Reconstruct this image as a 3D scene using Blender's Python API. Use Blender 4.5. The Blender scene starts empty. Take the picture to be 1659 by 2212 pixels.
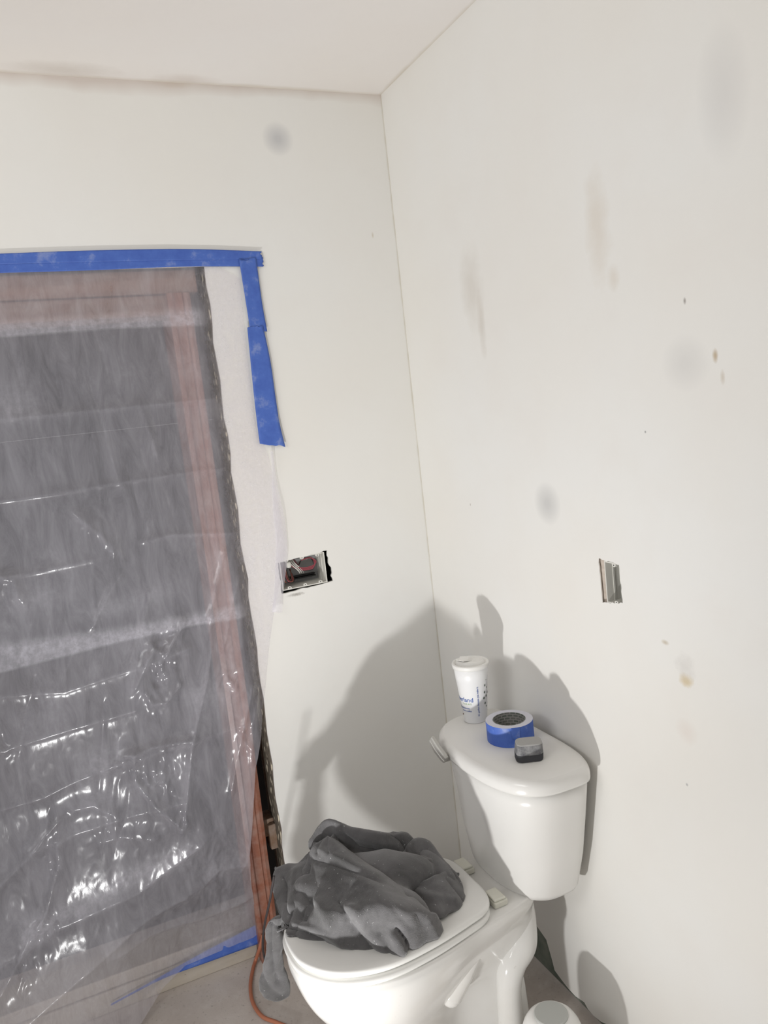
import bpy, bmesh, math, random
import numpy as np
from mathutils import Vector, Matrix, noise, Euler
random.seed(7)
C = bpy.context.scene.collection
S = bpy.context.scene
PI = math.pi

# ------------------------------------------------------------------ camera
W, H, FPX = 1659.0, 2212.0, 1717.10
CAM = Vector((-1.06269, -2.13692, 1.56825))
RC = Matrix.Rotation(-0.410163, 3, 'Z') @ Matrix.Rotation(1.440445, 3, 'X') @ Matrix.Rotation(-0.111551, 3, 'Z')
cd = bpy.data.cameras.new('camera'); cam = bpy.data.objects.new('camera', cd); C.objects.link(cam)
cam.location = CAM; cam.rotation_euler = RC.to_euler()
cd.sensor_fit = 'VERTICAL'; cd.sensor_height = 36.0; cd.lens = FPX * 36.0 / H; cd.clip_start = .02
S.camera = cam

# ------------------------------------------------------------------ light
wd = bpy.data.worlds.new('world'); S.world = wd; wd.use_nodes = True
bg = wd.node_tree.nodes['Background']; bg.inputs[0].default_value = (1.0, .985, .965, 1); bg.inputs[1].default_value = 0.43
def light(name, kind, loc, power, color=(1, 1, 1), target=None, **kw):
    d = bpy.data.lights.new(name, kind); o = bpy.data.objects.new(name, d); C.objects.link(o)
    o.location = loc; d.energy = power; d.color = color
    for k, v in kw.items(): setattr(d, k, v)
    if target is not None: o.rotation_euler = (Vector(target) - Vector(loc)).to_track_quat('-Z', 'Y').to_euler()
    return o
light('floor_work_lamp', 'AREA', (-1.10, -1.06, .16), 9.2, (1.0, .995, .985), (-.72, -.72, 1.0), shape='DISK', size=.055)
light('upper_fill_light', 'AREA', (-2.6, -1.6, 2.1), 16, (1.0, 1.0, 1.0), (-.2, -.2, 2.2), shape='RECTANGLE', size=1.2, size_y=.5)  # unseen fill added to brighten the upper walls, no actual window there
light('upper_wall_fill_spot', 'SPOT', (-1.10, -1.06, .17), 33, (1.0, .995, .985), (-.30, -.25, 2.35), spot_size=math.radians(92), spot_blend=1.0, shadow_soft_size=.03)  # fill spot added at the floor lamp's position to lift the upper walls
vs = S.view_settings
vs.view_transform = 'Standard'; vs.look = 'None'; vs.exposure = 0.0; vs.gamma = 1.0; vs.use_curve_mapping = False

# ------------------------------------------------------------------ helpers
def on(px, py, ax, val):
    """a point of the photograph's sight line at which coordinate ax equals val"""
    d = RC @ Vector(((px - W/2)/FPX, -(py - H/2)/FPX, -1))
    t = (val - CAM[ax]) / d[ax]
    return CAM + d * t

def tagp(o, label=None, cat=None, group=None, kind=None):
    if label: o['label'] = label
    if cat: o['category'] = cat
    if group: o['group'] = group
    if kind: o['kind'] = kind
    return o

def empty(name, loc, label, cat, group=None, rz=0):
    o = bpy.data.objects.new(name, None); C.objects.link(o); o.location = loc; o.rotation_euler = (0, 0, rz)
    o.empty_display_size = .05
    return tagp(o, label, cat, group)

def mesh_obj(name, verts, faces, mat, parent=None, smooth=False, uvs=None):
    me = bpy.data.meshes.new(name); me.from_pydata([tuple(v) for v in verts], [], faces); me.update()
    if mat: me.materials.append(mat)
    if smooth: me.polygons.foreach_set('use_smooth', [True]*len(me.polygons))
    o = bpy.data.objects.new(name, me); C.objects.link(o)
    if parent: o.parent = parent; o.matrix_parent_inverse = Matrix.Translation(-parent.location) if parent.rotation_euler.z == 0 else Matrix()
    return o

def bm_obj(name, bm, mat, parent=None, smooth=False, world=True):
    me = bpy.data.meshes.new(name); bmesh.ops.recalc_face_normals(bm, faces=bm.faces[:]); bm.to_mesh(me); bm.free()
    if mat: me.materials.append(mat)
    if smooth: me.polygons.foreach_set('use_smooth', [True]*len(me.polygons))
    o = bpy.data.objects.new(name, me); C.objects.link(o)
    if parent:
        o.parent = parent
        if world: o.matrix_parent_inverse = Matrix.Translation(-parent.location)
    return o

def box(bm, lo, hi, bev=0, mat4=None, seg=2):
    r = bmesh.ops.create_cube(bm, size=1)
    vs_ = r['verts']
    c = [(a+b)/2 for a, b in zip(lo, hi)]; s = [abs(b-a) for a, b in zip(lo, hi)]
    for v in vs_: v.co = Vector((v.co.x*s[0]+c[0], v.co.y*s[1]+c[1], v.co.z*s[2]+c[2]))
    geo = vs_
    if bev:
        es = list({e for v in vs_ for e in v.link_edges})
        rr = bmesh.ops.bevel(bm, geom=es, offset=bev, segments=seg, profile=.5, affect='EDGES')
        geo = list({v for f in rr['faces'] for v in f.verts} | {v for v in vs_ if v.is_valid})
    if mat4 is not None:
        for v in geo: v.co = mat4 @ v.co
    return geo

def crom(P, n):
    P = [Vector(p) for p in P]; out = []
    for i in range(len(P)-1):
        p0 = P[max(i-1, 0)]; p1 = P[i]; p2 = P[i+1]; p3 = P[min(i+2, len(P)-1)]
        for k in range(n):
            t = k/n
            out.append(.5*((2*p1)+(-p0+p2)*t+(2*p0-5*p1+4*p2-p3)*t*t+(-p0+3*p1-3*p2+p3)*t**3))
    out.append(P[-1]); return out

def tube(bm, pts, rad, n=10, flat=None):
    """swept tube; rad a number or list; flat=(axis, factor) squashes the section"""
    if not hasattr(rad, '__len__'): rad = [rad]*len(pts)
    rings = []; up = Vector((0, 0, 1)); prev = None
    for i, p in enumerate(pts):
        t = (pts[min(i+1, len(pts)-1)] - pts[max(i-1, 0)]).normalized()
        if prev is None:
            a = up if abs(t.dot(up)) < .9 else Vector((1, 0, 0))
            u = (a - t*a.dot(t)).normalized()
        else: u = (prev - t*prev.dot(t)).normalized()
        prev = u; w = t.cross(u)
        ring = []
        for k in range(n):
            an = 2*PI*k/n; off = (u*math.cos(an)+w*math.sin(an))*rad[i]
            if flat: off[flat[0]] *= flat[1]
            ring.append(bm.verts.new(p+off))
        rings.append(ring)
    for a, b in zip(rings, rings[1:]):
        for k in range(n): bm.faces.new((a[k], a[(k+1) % n], b[(k+1) % n], b[k]))
    bm.faces.new(rings[0][::-1]); bm.faces.new(rings[-1])

def loft(bm, secs, cap0=True, cap1=True):
    rings = [[bm.verts.new(p) for p in s] for s in secs]
    n = len(rings[0])
    for a, b in zip(rings, rings[1:]):
        for k in range(n): bm.faces.new((a[k], a[(k+1) % n], b[(k+1) % n], b[k]))
    for fl, r in ((cap0, rings[0][::-1]), (cap1, rings[-1])):
        if fl: bm.faces.new(r)

def lathe(bm, prof, cx, cy, n=48, closed=False):
    rings = [[bm.verts.new((cx+r*math.cos(2*PI*k/n), cy+r*math.sin(2*PI*k/n), z)) for k in range(n)] for r, z in prof]
    rr = rings + ([rings[0]] if closed else [])
    for a, b in zip(rr, rr[1:]):
        for k in range(n): bm.faces.new((a[k], a[(k+1) % n], b[(k+1) % n], b[k]))
    if not closed:
        if prof[0][0] > 1e-6: bm.faces.new(rings[0][::-1])
        if prof[-1][0] > 1e-6: bm.faces.new(rings[-1])

def flat_shape(name, loops, thick, xform, mat, parent=None):
    """2-D outline with holes -> slab.  loops: lists of (u,v); xform: (u,v,w)->world, w in 0..thick"""
    cu = bpy.data.curves.new(name+'_c', 'CURVE'); cu.dimensions = '2D'; cu.fill_mode = 'BOTH'; cu.extrude = .5
    for lp in loops:
        sp = cu.splines.new('POLY'); sp.points.add(len(lp)-1)
        for i, (u, v) in enumerate(lp): sp.points[i].co = (u, v, 0, 1)
        sp.use_cyclic_u = True
    co = bpy.data.objects.new(name+'_c', cu); C.objects.link(co)
    dg = bpy.context.evaluated_depsgraph_get(); dg.update()
    me = bpy.data.meshes.new_from_object(co.evaluated_get(dg))
    bpy.data.objects.remove(co); bpy.data.curves.remove(cu)
    for v in me.vertices: v.co = Vector(xform(v.co.x, v.co.y, (v.co.z+.5)*thick))
    me.materials.clear(); me.materials.append(mat); me.name = name
    bm = bmesh.new(); bm.from_mesh(me); bmesh.ops.remove_doubles(bm, verts=bm.verts[:], dist=1e-6)
    bmesh.ops.recalc_face_normals(bm, faces=bm.faces[:]); bm.to_mesh(me); bm.free()
    o = bpy.data.objects.new(name, me); C.objects.link(o)
    if parent: o.parent = parent; o.matrix_parent_inverse = Matrix.Translation(-parent.location)
    return o

def jag(a, b, n, amp, seed=0):
    rnd = random.Random(seed); out = []
    a = Vector((a[0], a[1])); b = Vector((b[0], b[1])); d = b-a; nrm = Vector((-d.y, d.x)).normalized()
    for i in range(n):
        t = i/n; p = a+d*t
        if i: p += nrm*rnd.uniform(-amp, amp)
        out.append((p.x, p.y))
    return out

def ray_outline(half, n):
    """half outline (x, halfwidth) front to back -> closed smooth outline"""
    P = [Vector((x, h, 0)) for x, h in half]
    full = P + [Vector((p.x, -p.y, 0)) for p in P[-2:0:-1]]
    m = len(full); out = []
    for i in range(m):
        p0, p1, p2, p3 = full[i-1], full[i], full[(i+1) % m], full[(i+2) % m]
        for k in range(n):
            t = k/n
            out.append(.5*((2*p1)+(-p0+p2)*t+(2*p0-5*p1+4*p2-p3)*t*t+(-p0+3*p1-3*p2+p3)*t**3))
    return out

# ------------------------------------------------------------------ materials
class NT:
    def __init__(s, name):
        s.m = bpy.data.materials.new(name); s.m.use_nodes = True; s.t = s.m.node_tree; s.t.nodes.clear()
        s.out = s.t.nodes.new('ShaderNodeOutputMaterial')
    def n(s, typ, ins=None, **kw):
        nd = s.t.nodes.new(typ)
        for k, v in kw.items(): setattr(nd, k, v)
        for k, v in (ins or {}).items():
            if isinstance(v, bpy.types.NodeSocket): s.t.links.new(v, nd.inputs[k])
            else: nd.inputs[k].default_value = v
        return nd
    def link(s, a, b): s.t.links.new(a, b)
    def coord(s, kind='Object', scale=None):
        c = s.n('ShaderNodeTexCoord').outputs[kind]
        if scale: c = s.n('ShaderNodeMapping', {'Vector': c, 'Scale': scale}).outputs[0]
        return c
    def noise(s, co, scale, detail=4, rough=.6, dist=0):
        return s.n('ShaderNodeTexNoise', {'Vector': co, 'Scale': scale, 'Detail': detail, 'Roughness': rough, 'Distortion': dist}).outputs['Fac']
    def ramp(s, fac, stops):
        r = s.n('ShaderNodeValToRGB', {'Fac': fac}); e = r.color_ramp.elements
        while len(e) > len(stops): e.remove(e[-1])
        while len(e) < len(stops): e.new(.5)
        for el, (p, c) in zip(e, stops):
            el.position = p; el.color = (c, c, c, 1) if not hasattr(c, '__len__') else (*c, 1)
        return r.outputs[0]
    def mix(s, fac, a, b, mode='MIX'):
        nd = s.n('ShaderNodeMix', data_type='RGBA', blend_type=mode)
        for i, v in ((0, fac), (6, a), (7, b)):
            if isinstance(v, bpy.types.NodeSocket): s.link(v, nd.inputs[i])
            else: nd.inputs[i].default_value = v if i == 0 else ((*v, 1) if len(v) == 3 else v)
        return nd.outputs[2]
    def math(s, op, a, b=0.0, c=None, clamp=False):
        nd = s.n('ShaderNodeMath', operation=op, use_clamp=clamp)
        for i, v in enumerate((a, b) if c is None else (a, b, c)):
            if isinstance(v, bpy.types.NodeSocket): s.link(v, nd.inputs[i])
            else: nd.inputs[i].default_value = v
        return nd.outputs[0]
    def bsdf(s, col, rough=.5, bump=None, bs=.3, bd=.002, **kw):
        b = s.n('ShaderNodeBsdfPrincipled')
        for k, v in (('Base Color', col), ('Roughness', rough)):
            if isinstance(v, bpy.types.NodeSocket): s.link(v, b.inputs[k])
            else: b.inputs[k].default_value = (*v, 1) if hasattr(v, '__len__') else v
        for k, v in kw.items():
            k = k.replace('_', ' ')
            if isinstance(v, bpy.types.NodeSocket): s.link(v, b.inputs[k])
            else: b.inputs[k].default_value = v
        if bump is not None:
            bn = s.n('ShaderNodeBump', {'Height': bump, 'Strength': bs, 'Distance': bd})
            s.link(bn.outputs[0], b.inputs['Normal'])
        s.link(b.outputs[0], s.out.inputs[0]); return b

def plain(name, col, rough=.5, **kw):
    t = NT(name); t.bsdf(col, rough, **kw); return t.m

def wall_mat(name, base, stains, ax=None, seed=0.0, lines=()):
    """painted drywall: faint mottling, soft stains with places of their own"""
    t = NT(name); co = t.coord('Object')
    n1 = t.noise(co, 1.3+seed, 3, .5); n2 = t.noise(co, 7+seed, 4, .6)
    col = t.mix(t.ramp(n1, [(.35, 0), (.7, 1)]), base, tuple(b*f for b, f in zip(base, (.985, .965, .935))))
    col = t.mix(t.math('MULTIPLY', t.ramp(n2, [(.5, 0), (.75, 1)]), .35), col, tuple(b*f for b, f in zip(base, (.97, .95, .94))))
    for (c, rad, sc, k, nz, w) in stains:
        v = t.n('ShaderNodeVectorMath', {0: co, 1: c}, operation='SUBTRACT').outputs[0]
        v = t.n('ShaderNodeVectorMath', {0: v, 1: (1/rad[0], 1/rad[1], 1/rad[2])}, operation='MULTIPLY').outputs[0]
        ln = t.n('ShaderNodeVectorMath', {0: v}, operation='LENGTH').outputs['Value']
        if nz:
            ln = t.math('ADD', ln, t.math('MULTIPLY', t.math('SUBTRACT', t.noise(co, w, 4, .65), .5), nz))
        f = t.math('MULTIPLY', t.ramp(ln, [(.15, 1), (.55, .6), (1.0, 0)]), k)
        col = t.mix(f, col, sc)
    for (axis, pos, width, sc, k, w) in lines:      # seam smears along the corner
        sep = t.n('ShaderNodeSeparateXYZ', {0: co}).outputs[axis]
        d = t.math('ABSOLUTE', t.math('SUBTRACT', sep, pos))
        d = t.math('DIVIDE', d, width)
        d = t.math('ADD', d, t.math('MULTIPLY', t.math('SUBTRACT', t.noise(co, w, 3, .6), .45), 2.2))
        f = t.math('MULTIPLY', t.ramp(d, [(.1, 1), (1.0, 0)]), k)
        col = t.mix(f, col, sc)
    bmp = t.math('ADD', t.math('MULTIPLY', t.noise(co, 5, 3, .5), 1.0), t.math('MULTIPLY', t.noise(co, 160, 3, .6), .05))
    t.bsdf(col, .62, bump=bmp, bs=.35, bd=.006); return t.m

WHITE = (.80, .795, .77)
GR = (.50, .50, .50); TAN = (.62, .53, .40)
M = {}
def P3(px, py, ax, val=0): return tuple(on(px, py, ax, val))
M['wall_back'] = wall_mat('painted_drywall_back', WHITE, [
    (P3(600, 300, 1), (.045, .3, .046), (.50, .50, .51), .8, 0, 1),
    (P3(372, 180, 1), (.06, .3, .012), TAN, .55, .6, 30),
    (P3(640, 1284, 1), (.03, .3, .006), (.30, .28, .25), .8, 1.2, 160),
    (P3(805, 508, 1), (.004, .3, .010), (.5, .42, .3), .5, .3, 60)], seed=.1,
    lines=[(0, 0.0, .0055, (.55, .51, .40), .5, 9), (2, 2.44, .035, (.60, .52, .47), .75, 3.2)])
M['wall_right'] = wall_mat('painted_drywall_right', WHITE, [
    (P3(1182, 1088, 0), (.3, .052, .052), (.53, .53, .52), .75, 0, 1),
    (P3(1480, 785, 0), (.3, .058, .052), (.62, .61, .59), .5, 0, 1),
    (P3(1560, 200, 0), (.3, .055, .11), (.60, .585, .57), .40, 0, 1),
    (P3(1018, 620, 0), (.3, .06, .12), (.60, .56, .50), .5, .9, 12),
    (P3(1040, 700, 0), (.3, .02, .09), (.55, .50, .44), .45, .8, 25),
    (P3(1290, 490, 0), (.3, .04, .13), (.64, .57, .48), .45, 1.0, 16),
    (P3(1325, 600, 0), (.3, .02, .03), (.62, .55, .46), .4, .8, 30),
    (P3(1545, 768, 0), (.3, .007, .014), (.45, .34, .20), .8, .5, 90),
    (P3(1561, 815, 0), (.3, .006, .014), (.5, .42, .32), .5, .5, 90),
    (P3(1479, 650, 0), (.3, .004, .007), (.25, .22, .2), .8, 0, 1),
    (P3(1394, 933, 0), (.3, .003, .003), (.2, .2, .2), .8, 0, 1),
    (P3(1016, 1090, 0), (.3, .003, .005), (.3, .25, .2), .6, 0, 1),
    (P3(1437, 1388, 0), (.3, .012, .006), (.52, .45, .34), .8, .5, 60),
    (P3(1482, 1470, 0), (.3, .022, .016), (.60, .48, .28), .8, .9, 60),
    (P3(1480, 1440, 0), (.3, .03, .03), (.62, .60, .57), .5, 1.2, 60),
    (P3(1483, 1580, 0), (.3, .03, .03), (.70, .62, .56), .4, .5, 30),
    (P3(1484, 1695, 0), (.3, .004, .004), (.3, .3, .3), .7, 0, 1)], seed=.6,
    lines=[(1, 0.0, .0045, (.52, .47, .36), .55, 9)])
M['ceiling'] = wall_mat('painted_ceiling', (.82, .795, .775), [
    (P3(140, 150, 2, 2.44), (.14, .05, .3), (.60, .55, .50), .6, .7, 12),
    (P3(400, 172, 2, 2.44), (.10, .04, .3), (.62, .55, .50), .5, .7, 14)], seed=.3,
    lines=[(1, 0.0, .02, (.62, .56, .47), .6, 3.4), (0, 0.0, .015, (.58, .52, .42), .6, 4)])
def _floor():
    t = NT('dusty_concrete'); co = t.coord()
    a = t.noise(co, 3, 6, .65, .4); b = t.noise(co, 14, 6, .7); c = t.noise(co, 90, 3, .6)
    col = t.mix(t.ramp(a, [(.3, 0), (.7, 1)]), (.44, .385, .345), (.60, .55, .51))
    col = t.mix(t.math('MULTIPLY', t.ramp(b, [(.52, 0), (.7, 1)]), .6), col, (.62, .58, .54))
    col = t.mix(t.math('MULTIPLY', t.ramp(c, [(.6, 0), (.72, 1)]), .4), col, (.14, .12, .10))
    t.bsdf(col, .85, bump=b, bs=.5, bd=.004); return t.m
M['floor'] = _floor()
def wood(name, c1, c2, scale=(30, 30, 1.2), rough=.5, dust=.0):
    t = NT(name); co = t.coord('Object', scale)
    a = t.noise(co, 1.0, 6, .6, .8); f = t.noise(t.coord(), 26, 4, .6)
    col = t.mix(t.ramp(a, [(.3, 0), (.68, 1)]), c1, c2)
    if dust: col = t.mix(t.math('MULTIPLY', t.ramp(f, [(.4, 0), (.7, 1)]), dust), col, (.5, .46, .42))
    t.bsdf(col, rough, bump=a, bs=.3, bd=.002); return t.m
M['redwood'] = wood('varnished_red_wood', (.165, .052, .030), (.30, .108, .060), rough=.38, dust=.25)
M['brownwood'] = wood('old_brown_wood', (.15, .085, .055), (.30, .19, .12), rough=.7, dust=.45)
M['header'] = wood('brown_header_wood', (.16, .075, .045), (.27, .14, .09), (1.2, 30, 30), .6, .3)
M['sill'] = wood('dusty_sill_wood', (.40, .35, .29), (.50, .45, .38), (1.0, 20, 20), .8, .5)
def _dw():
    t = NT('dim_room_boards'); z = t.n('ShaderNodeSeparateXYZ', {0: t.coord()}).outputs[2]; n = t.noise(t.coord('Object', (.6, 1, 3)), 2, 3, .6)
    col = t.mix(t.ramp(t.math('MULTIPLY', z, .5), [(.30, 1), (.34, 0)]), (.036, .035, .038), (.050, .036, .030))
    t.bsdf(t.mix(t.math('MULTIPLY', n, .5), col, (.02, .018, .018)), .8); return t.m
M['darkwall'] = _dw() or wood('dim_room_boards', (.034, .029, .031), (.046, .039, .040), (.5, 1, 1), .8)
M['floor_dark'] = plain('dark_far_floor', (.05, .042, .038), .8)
def _chip():
    t = NT('chipped_plaster'); co = t.coord('Object', (26, 26, 9))
    v = t.n('ShaderNodeTexVoronoi', {'Vector': co, 'Scale': 3.0, 'Randomness': 1.0}); a = t.noise(co, 2.0, 4, .7)
    f = t.math('ADD', t.math('MULTIPLY', v.outputs['Distance'], .8), t.math('MULTIPLY', a, .7))
    col = t.mix(t.ramp(f, [(.52, 1), (.60, 0)]), (.13, .11, .085), (.62, .56, .44))
    t.bsdf(col, .8, bump=f, bs=1, bd=.004); return t.m
M['chip'] = _chip()
def _porc(name, col=(.74, .73, .705), dirt=.25, rough=.12):
    t = NT(name); co = t.coord('Object')
    a = t.noise(co, 9, 4, .6); b = t.noise(co, 70, 3, .6)
    c = t.mix(t.math('MULTIPLY', t.ramp(a, [(.5, 0), (.8, 1)]), dirt), col, (.60, .57, .49))
    c = t.mix(t.math('MULTIPLY', t.ramp(b, [(.70, 0), (.76, 1)]), dirt), c, (.38, .33, .27))
    nrm = t.n('ShaderNodeSeparateXYZ', {0: t.n('ShaderNodeTexCoord').outputs['Normal']}).outputs[2]
    dust = t.math('MULTIPLY', t.ramp(nrm, [(.75, 0), (.98, 1)]), .75)      # sanding dust lies on level faces
    r = t.math('ADD', t.math('MULTIPLY', dust, .6), rough)
    c = t.mix(t.math('MULTIPLY', dust, .5), c, (.70, .69, .66))
    t.bsdf(c, r, Coat_Weight=.0); return t.m
M['porcelain'] = _porc('white_porcelain')
M['tank'] = _porc('tank_porcelain', dirt=.06, rough=.2)
M['seat'] = _porc('seat_plastic', (.78, .775, .75), .03, .18)
M['hinge'] = plain('hinge_plastic', (.66, .65, .57), .4)
M['chrome'] = plain('dusty_metal', (.50, .49, .46), .5, Metallic=.5)
M['greenboard'] = wood('green_wallboard_paper', (.10, .125, .105), (.17, .20, .165), (6, 6, 6), .9, .2)
def _tape():
    t = NT('blue_masking_tape'); co = t.coord()
    a = t.noise(co, 22, 5, .65); b = t.noise(co, 120, 3, .6)
    col = t.mix(t.ramp(a, [(.3, 0), (.7, 1)]), (.045, .105, .42), (.075, .16, .52))
    col = t.mix(t.math('MULTIPLY', t.ramp(a, [(.56, 0), (.78, 1)]), .55), col, (.42, .45, .55))
    t.bsdf(col, .55, bump=b, bs=.3, bd=.001); return t.m
M['tape'] = _tape()
M['tape_side'] = plain('tape_roll_edge', (.60, .60, .66), .8)
def _core():
    t = NT('printed_cardboard_core'); sp = t.n('ShaderNodeSeparateXYZ', {0: t.coord()})
    an = t.math('ARCTAN2', t.math('SUBTRACT', sp.outputs[1], -.557), t.math('SUBTRACT', sp.outputs[0], -.110))
    co = t.n('ShaderNodeCombineXYZ', {0: t.math('MULTIPLY', an, 1.1), 1: t.math('MULTIPLY', sp.outputs[2], 30)}).outputs[0]
    v = t.n('ShaderNodeTexBrick', {'Vector': co, 'Color1': (.10, .12, .10, 1), 'Color2': (.17, .17, .16, 1), 'Mortar': (.27, .26, .25, 1), 'Scale': 1.2, 'Mortar Size': .05})
    t.bsdf(v.outputs[0], .7); return t.m
M['core'] = _core()
M['cup'] = plain('white_cup_card', (.82, .82, .82), .35)
M['lid_plastic'] = plain('white_lid_plastic', (.80, .79, .76), .4)
M['ink_blue'] = plain('blue_ink', (.035, .10, .36), .5)
M['ink_green'] = plain('green_ink', (.30, .42, .22), .5)
M['ink_dark'] = plain('dark_green_ink', (.10, .13, .10), .5)
M['coffee'] = plain('dried_coffee', (.12, .06, .03), .5)
def _sponge():
    t = NT('dusty_sanding_sponge'); co = t.coord()
    a = t.noise(co, 60, 5, .7); z = t.n('ShaderNodeSeparateXYZ', {0: co}).outputs[2]
    col = t.mix(t.ramp(a, [(.35, 0), (.7, 1)]), (.10, .10, .11), (.28, .28, .28))
    t.bsdf(col, .9, bump=t.noise(co, 400, 2), bs=.5, bd=.001); return t.m
M['sponge'] = _sponge()
M['sponge_dark'] = plain('sponge_dark_foam', (.045, .045, .05), .95)
M['sponge_top'] = plain('sponge_dusty_face', (.36, .355, .345), .95)
def _cloth():
    t = NT('charcoal_fleece'); co = t.coord('Object')
    a = t.noise(co, 9, 5, .65, .5); b = t.noise(co, 170, 2, .5); g = t.noise(co, 620, 2, .5)
    col = t.mix(t.ramp(a, [(.40, 0), (.72, 1)]), (.062, .060, .060), (.150, .146, .150))
    sp = t.ramp(b, [(.70, 0), (.76, 1)])
    col = t.mix(t.math('MULTIPLY', sp, .8), col, (.42, .42, .42))
    t.bsdf(col, .95, bump=t.math('ADD', g, t.math('MULTIPLY', b, .5)), bs=.6, bd=.0015, Sheen_Weight=.35, Sheen_Roughness=.6, Specular_IOR_Level=.15); return t.m
M['cloth'] = _cloth()
M['cord_orange'] = plain('orange_cord_jacket', (.42, .155, .085), .55)
M['cord_dark'] = plain('dark_string', (.035, .028, .028), .7)
M['pail'] = plain('white_pail_plastic', (.78, .77, .75), .22)
M['pail_top'] = plain('dusty_grey_lid', (.47, .48, .46), .6)
M['boxplastic'] = plain('ivory_box_plastic', (.66, .65, .60), .5)
M['greyplastic'] = plain('grey_inner_plastic', (.30, .30, .30), .6)
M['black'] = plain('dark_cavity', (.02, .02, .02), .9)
M['wire_red'] = plain('red_wire', (.32, .06, .08), .4)
M['wire_brown'] = plain('copper_brown_wire', (.26, .10, .06), .4)
M['wire_black'] = plain('black_wire', (.03, .03, .03), .4)
M['wire_white'] = plain('white_wire', (.62, .60, .56), .4)
M['stud'] = wood('pale_stud_wood', (.48, .41, .35), (.60, .53, .46), (8, 8, 60), .8)
def _sheet():
    t = NT('polythene_sheet'); co = t.coord('Object')
    at = t.n('ShaderNodeAttribute', attribute_name='dust').outputs['Fac']
    st = t.noise(t.coord('Object', (9, 9, 2.2)), 3.0, 6, .7, .6)
    fi = t.noise(co, 70, 4, .7)
    op = t.math('ADD', t.math('MULTIPLY', t.ramp(st, [(.3, 0), (.75, 1)]), .22), .26)
    op = t.math('ADD', op, t.math('MULTIPLY', at, t.math('ADD', .16, t.math('MULTIPLY', t.ramp(fi, [(.4, 0), (.65, 1)]), .16))), clamp=True)
    dif = t.n('ShaderNodeBsdfDiffuse', {'Color': (.85, .835, .925, 1)})
    trl = t.n('ShaderNodeBsdfTranslucent', {'Color': (.95, .94, .99, 1)})
    body = t.n('ShaderNodeMixShader', {0: .42, 1: dif.outputs[0], 2: trl.outputs[0]})
    tr = t.n('ShaderNodeBsdfTransparent', {'Color': (.97, .96, .965, 1)})
    m1 = t.n('ShaderNodeMixShader', {0: op, 1: tr.outputs[0], 2: body.outputs[0]})
    bn = t.n('ShaderNodeBump', {'Height': t.noise(t.coord('Object', (40, 40, 14)), 1.5, 4, .6), 'Strength': .12, 'Distance': .004})
    gl = t.n('ShaderNodeBsdfGlossy', {'Color': (1, 1, 1, 1), 'Roughness': .20, 'Normal': bn.outputs[0]})
    inc = t.n('ShaderNodeNewGeometry').outputs['Incoming']
    cs = t.math('ABSOLUTE', t.n('ShaderNodeVectorMath', {0: inc, 1: bn.outputs[0]}, operation='DOT_PRODUCT').outputs['Value'])
    fr = t.math('ADD', .024, t.math('MULTIPLY', .8, t.math('POWER', t.math('SUBTRACT', 1.0, cs, clamp=True), 5.0)))
    m2 = t.n('ShaderNodeMixShader', {0: t.math('MULTIPLY', fr, 1.0, clamp=True), 1: m1.outputs[0], 2: gl.outputs[0]})
    t.link(m2.outputs[0], t.out.inputs[0]); return t.m
M['sheet'] = _sheet()

# ------------------------------------------------------------------ the room
HC = 2.44; XO = -.565; ZO = 1.985; T = .013
hole = []
q = [on(x, y, 1, 0) for x, y in [(600, 1216), (708, 1189), (720, 1255), (609, 1283)]]
for i in range(4):
    a, b = q[i], q[(i+1) % 4]; hole += jag((a.x, a.z), (b.x, b.z), 12, .0018 if i != 1 else .004, 3+i)
edge = [(XO, 0.0)] + [(XO + .003*math.sin(i*1.7) + random.uniform(-.0015, .0015), ZO*i/40) for i in range(1, 40)] + [(XO, ZO)]
out = [(0, 0), (0, HC), (-3.2, HC), (-3.2, ZO)] + edge[::-1]
wb = flat_shape('wall_back', [out, hole], T, lambda u, v, w: (u, w, v), M['wall_back'])
tagp(wb, 'white painted back wall with the plastic-covered opening cut in it', 'wall', kind='structure')
# right wall with jagged lower edge and a hole
q = [on(x, y, 0, 0) for x, y in [(1292, 1206), (1337, 1220), (1345, 1303), (1301, 1302)]]
hole = []
for i in range(4):
    a, b = q[i], q[(i+1) % 4]; hole += jag((a.y, a.z), (b.y, b.z), 10, .0016, 13+i)
low = [on(x, y, 0, 0) for x, y in [(1150, 1988), (1162, 2004), (1180, 2030), (1192, 2072), (1198, 2096), (1214, 2118), (1228, 2136), (1243, 2152), (1262, 2165), (1270, 2180), (1282, 2194), (1298, 2207), (1318, 2216)]]
bot = [(0.0, .09), (-.2, .10), (-.38, .11)] + [(p.y, p.z) for p in low] + [(low[-1].y-.03, .006), (-1.0, .004), (-3.2, .004)]
bot = [(u, max(v, .003)) for u, v in bot]
out = bot + [(-3.2, HC), (0, HC)]
wr = flat_shape('wall_right', [out, hole], .004, lambda u, v, w: (w, u, v), M['wall_right'])
tagp(wr, 'white painted right wall behind the toilet', 'wall', kind='structure')
q2 = [(u + (.03 if u > -.825 else -.004), v + (.012 if v > 1.16 else -.012)) for u, v in hole]
gb = flat_shape('trim_1', [[(0.013, .012), (0.013, HC), (-3.2, HC), (-3.2, .012)], q2], T, lambda u, v, w: (w+.004, u, v), M['greenboard'])
tagp(gb, 'green wallboard paper showing in a ragged strip under the white right wall', 'wallboard', kind='structure')
# ceiling, floor
bm = bmesh.new(); box(bm, (-3.2, -3.2, HC), (.02, .02, HC+.02)); tagp(bm_obj('ceiling', bm, M['ceiling']), 'white ceiling', 'ceiling', kind='structure')
bm = bmesh.new(); box(bm, (-3.2, -3.2, -.03), (.03, .40, 0)); tagp(bm_obj('floor', bm, M['floor']), 'dusty grey-brown concrete floor', 'floor', kind='structure')
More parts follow.
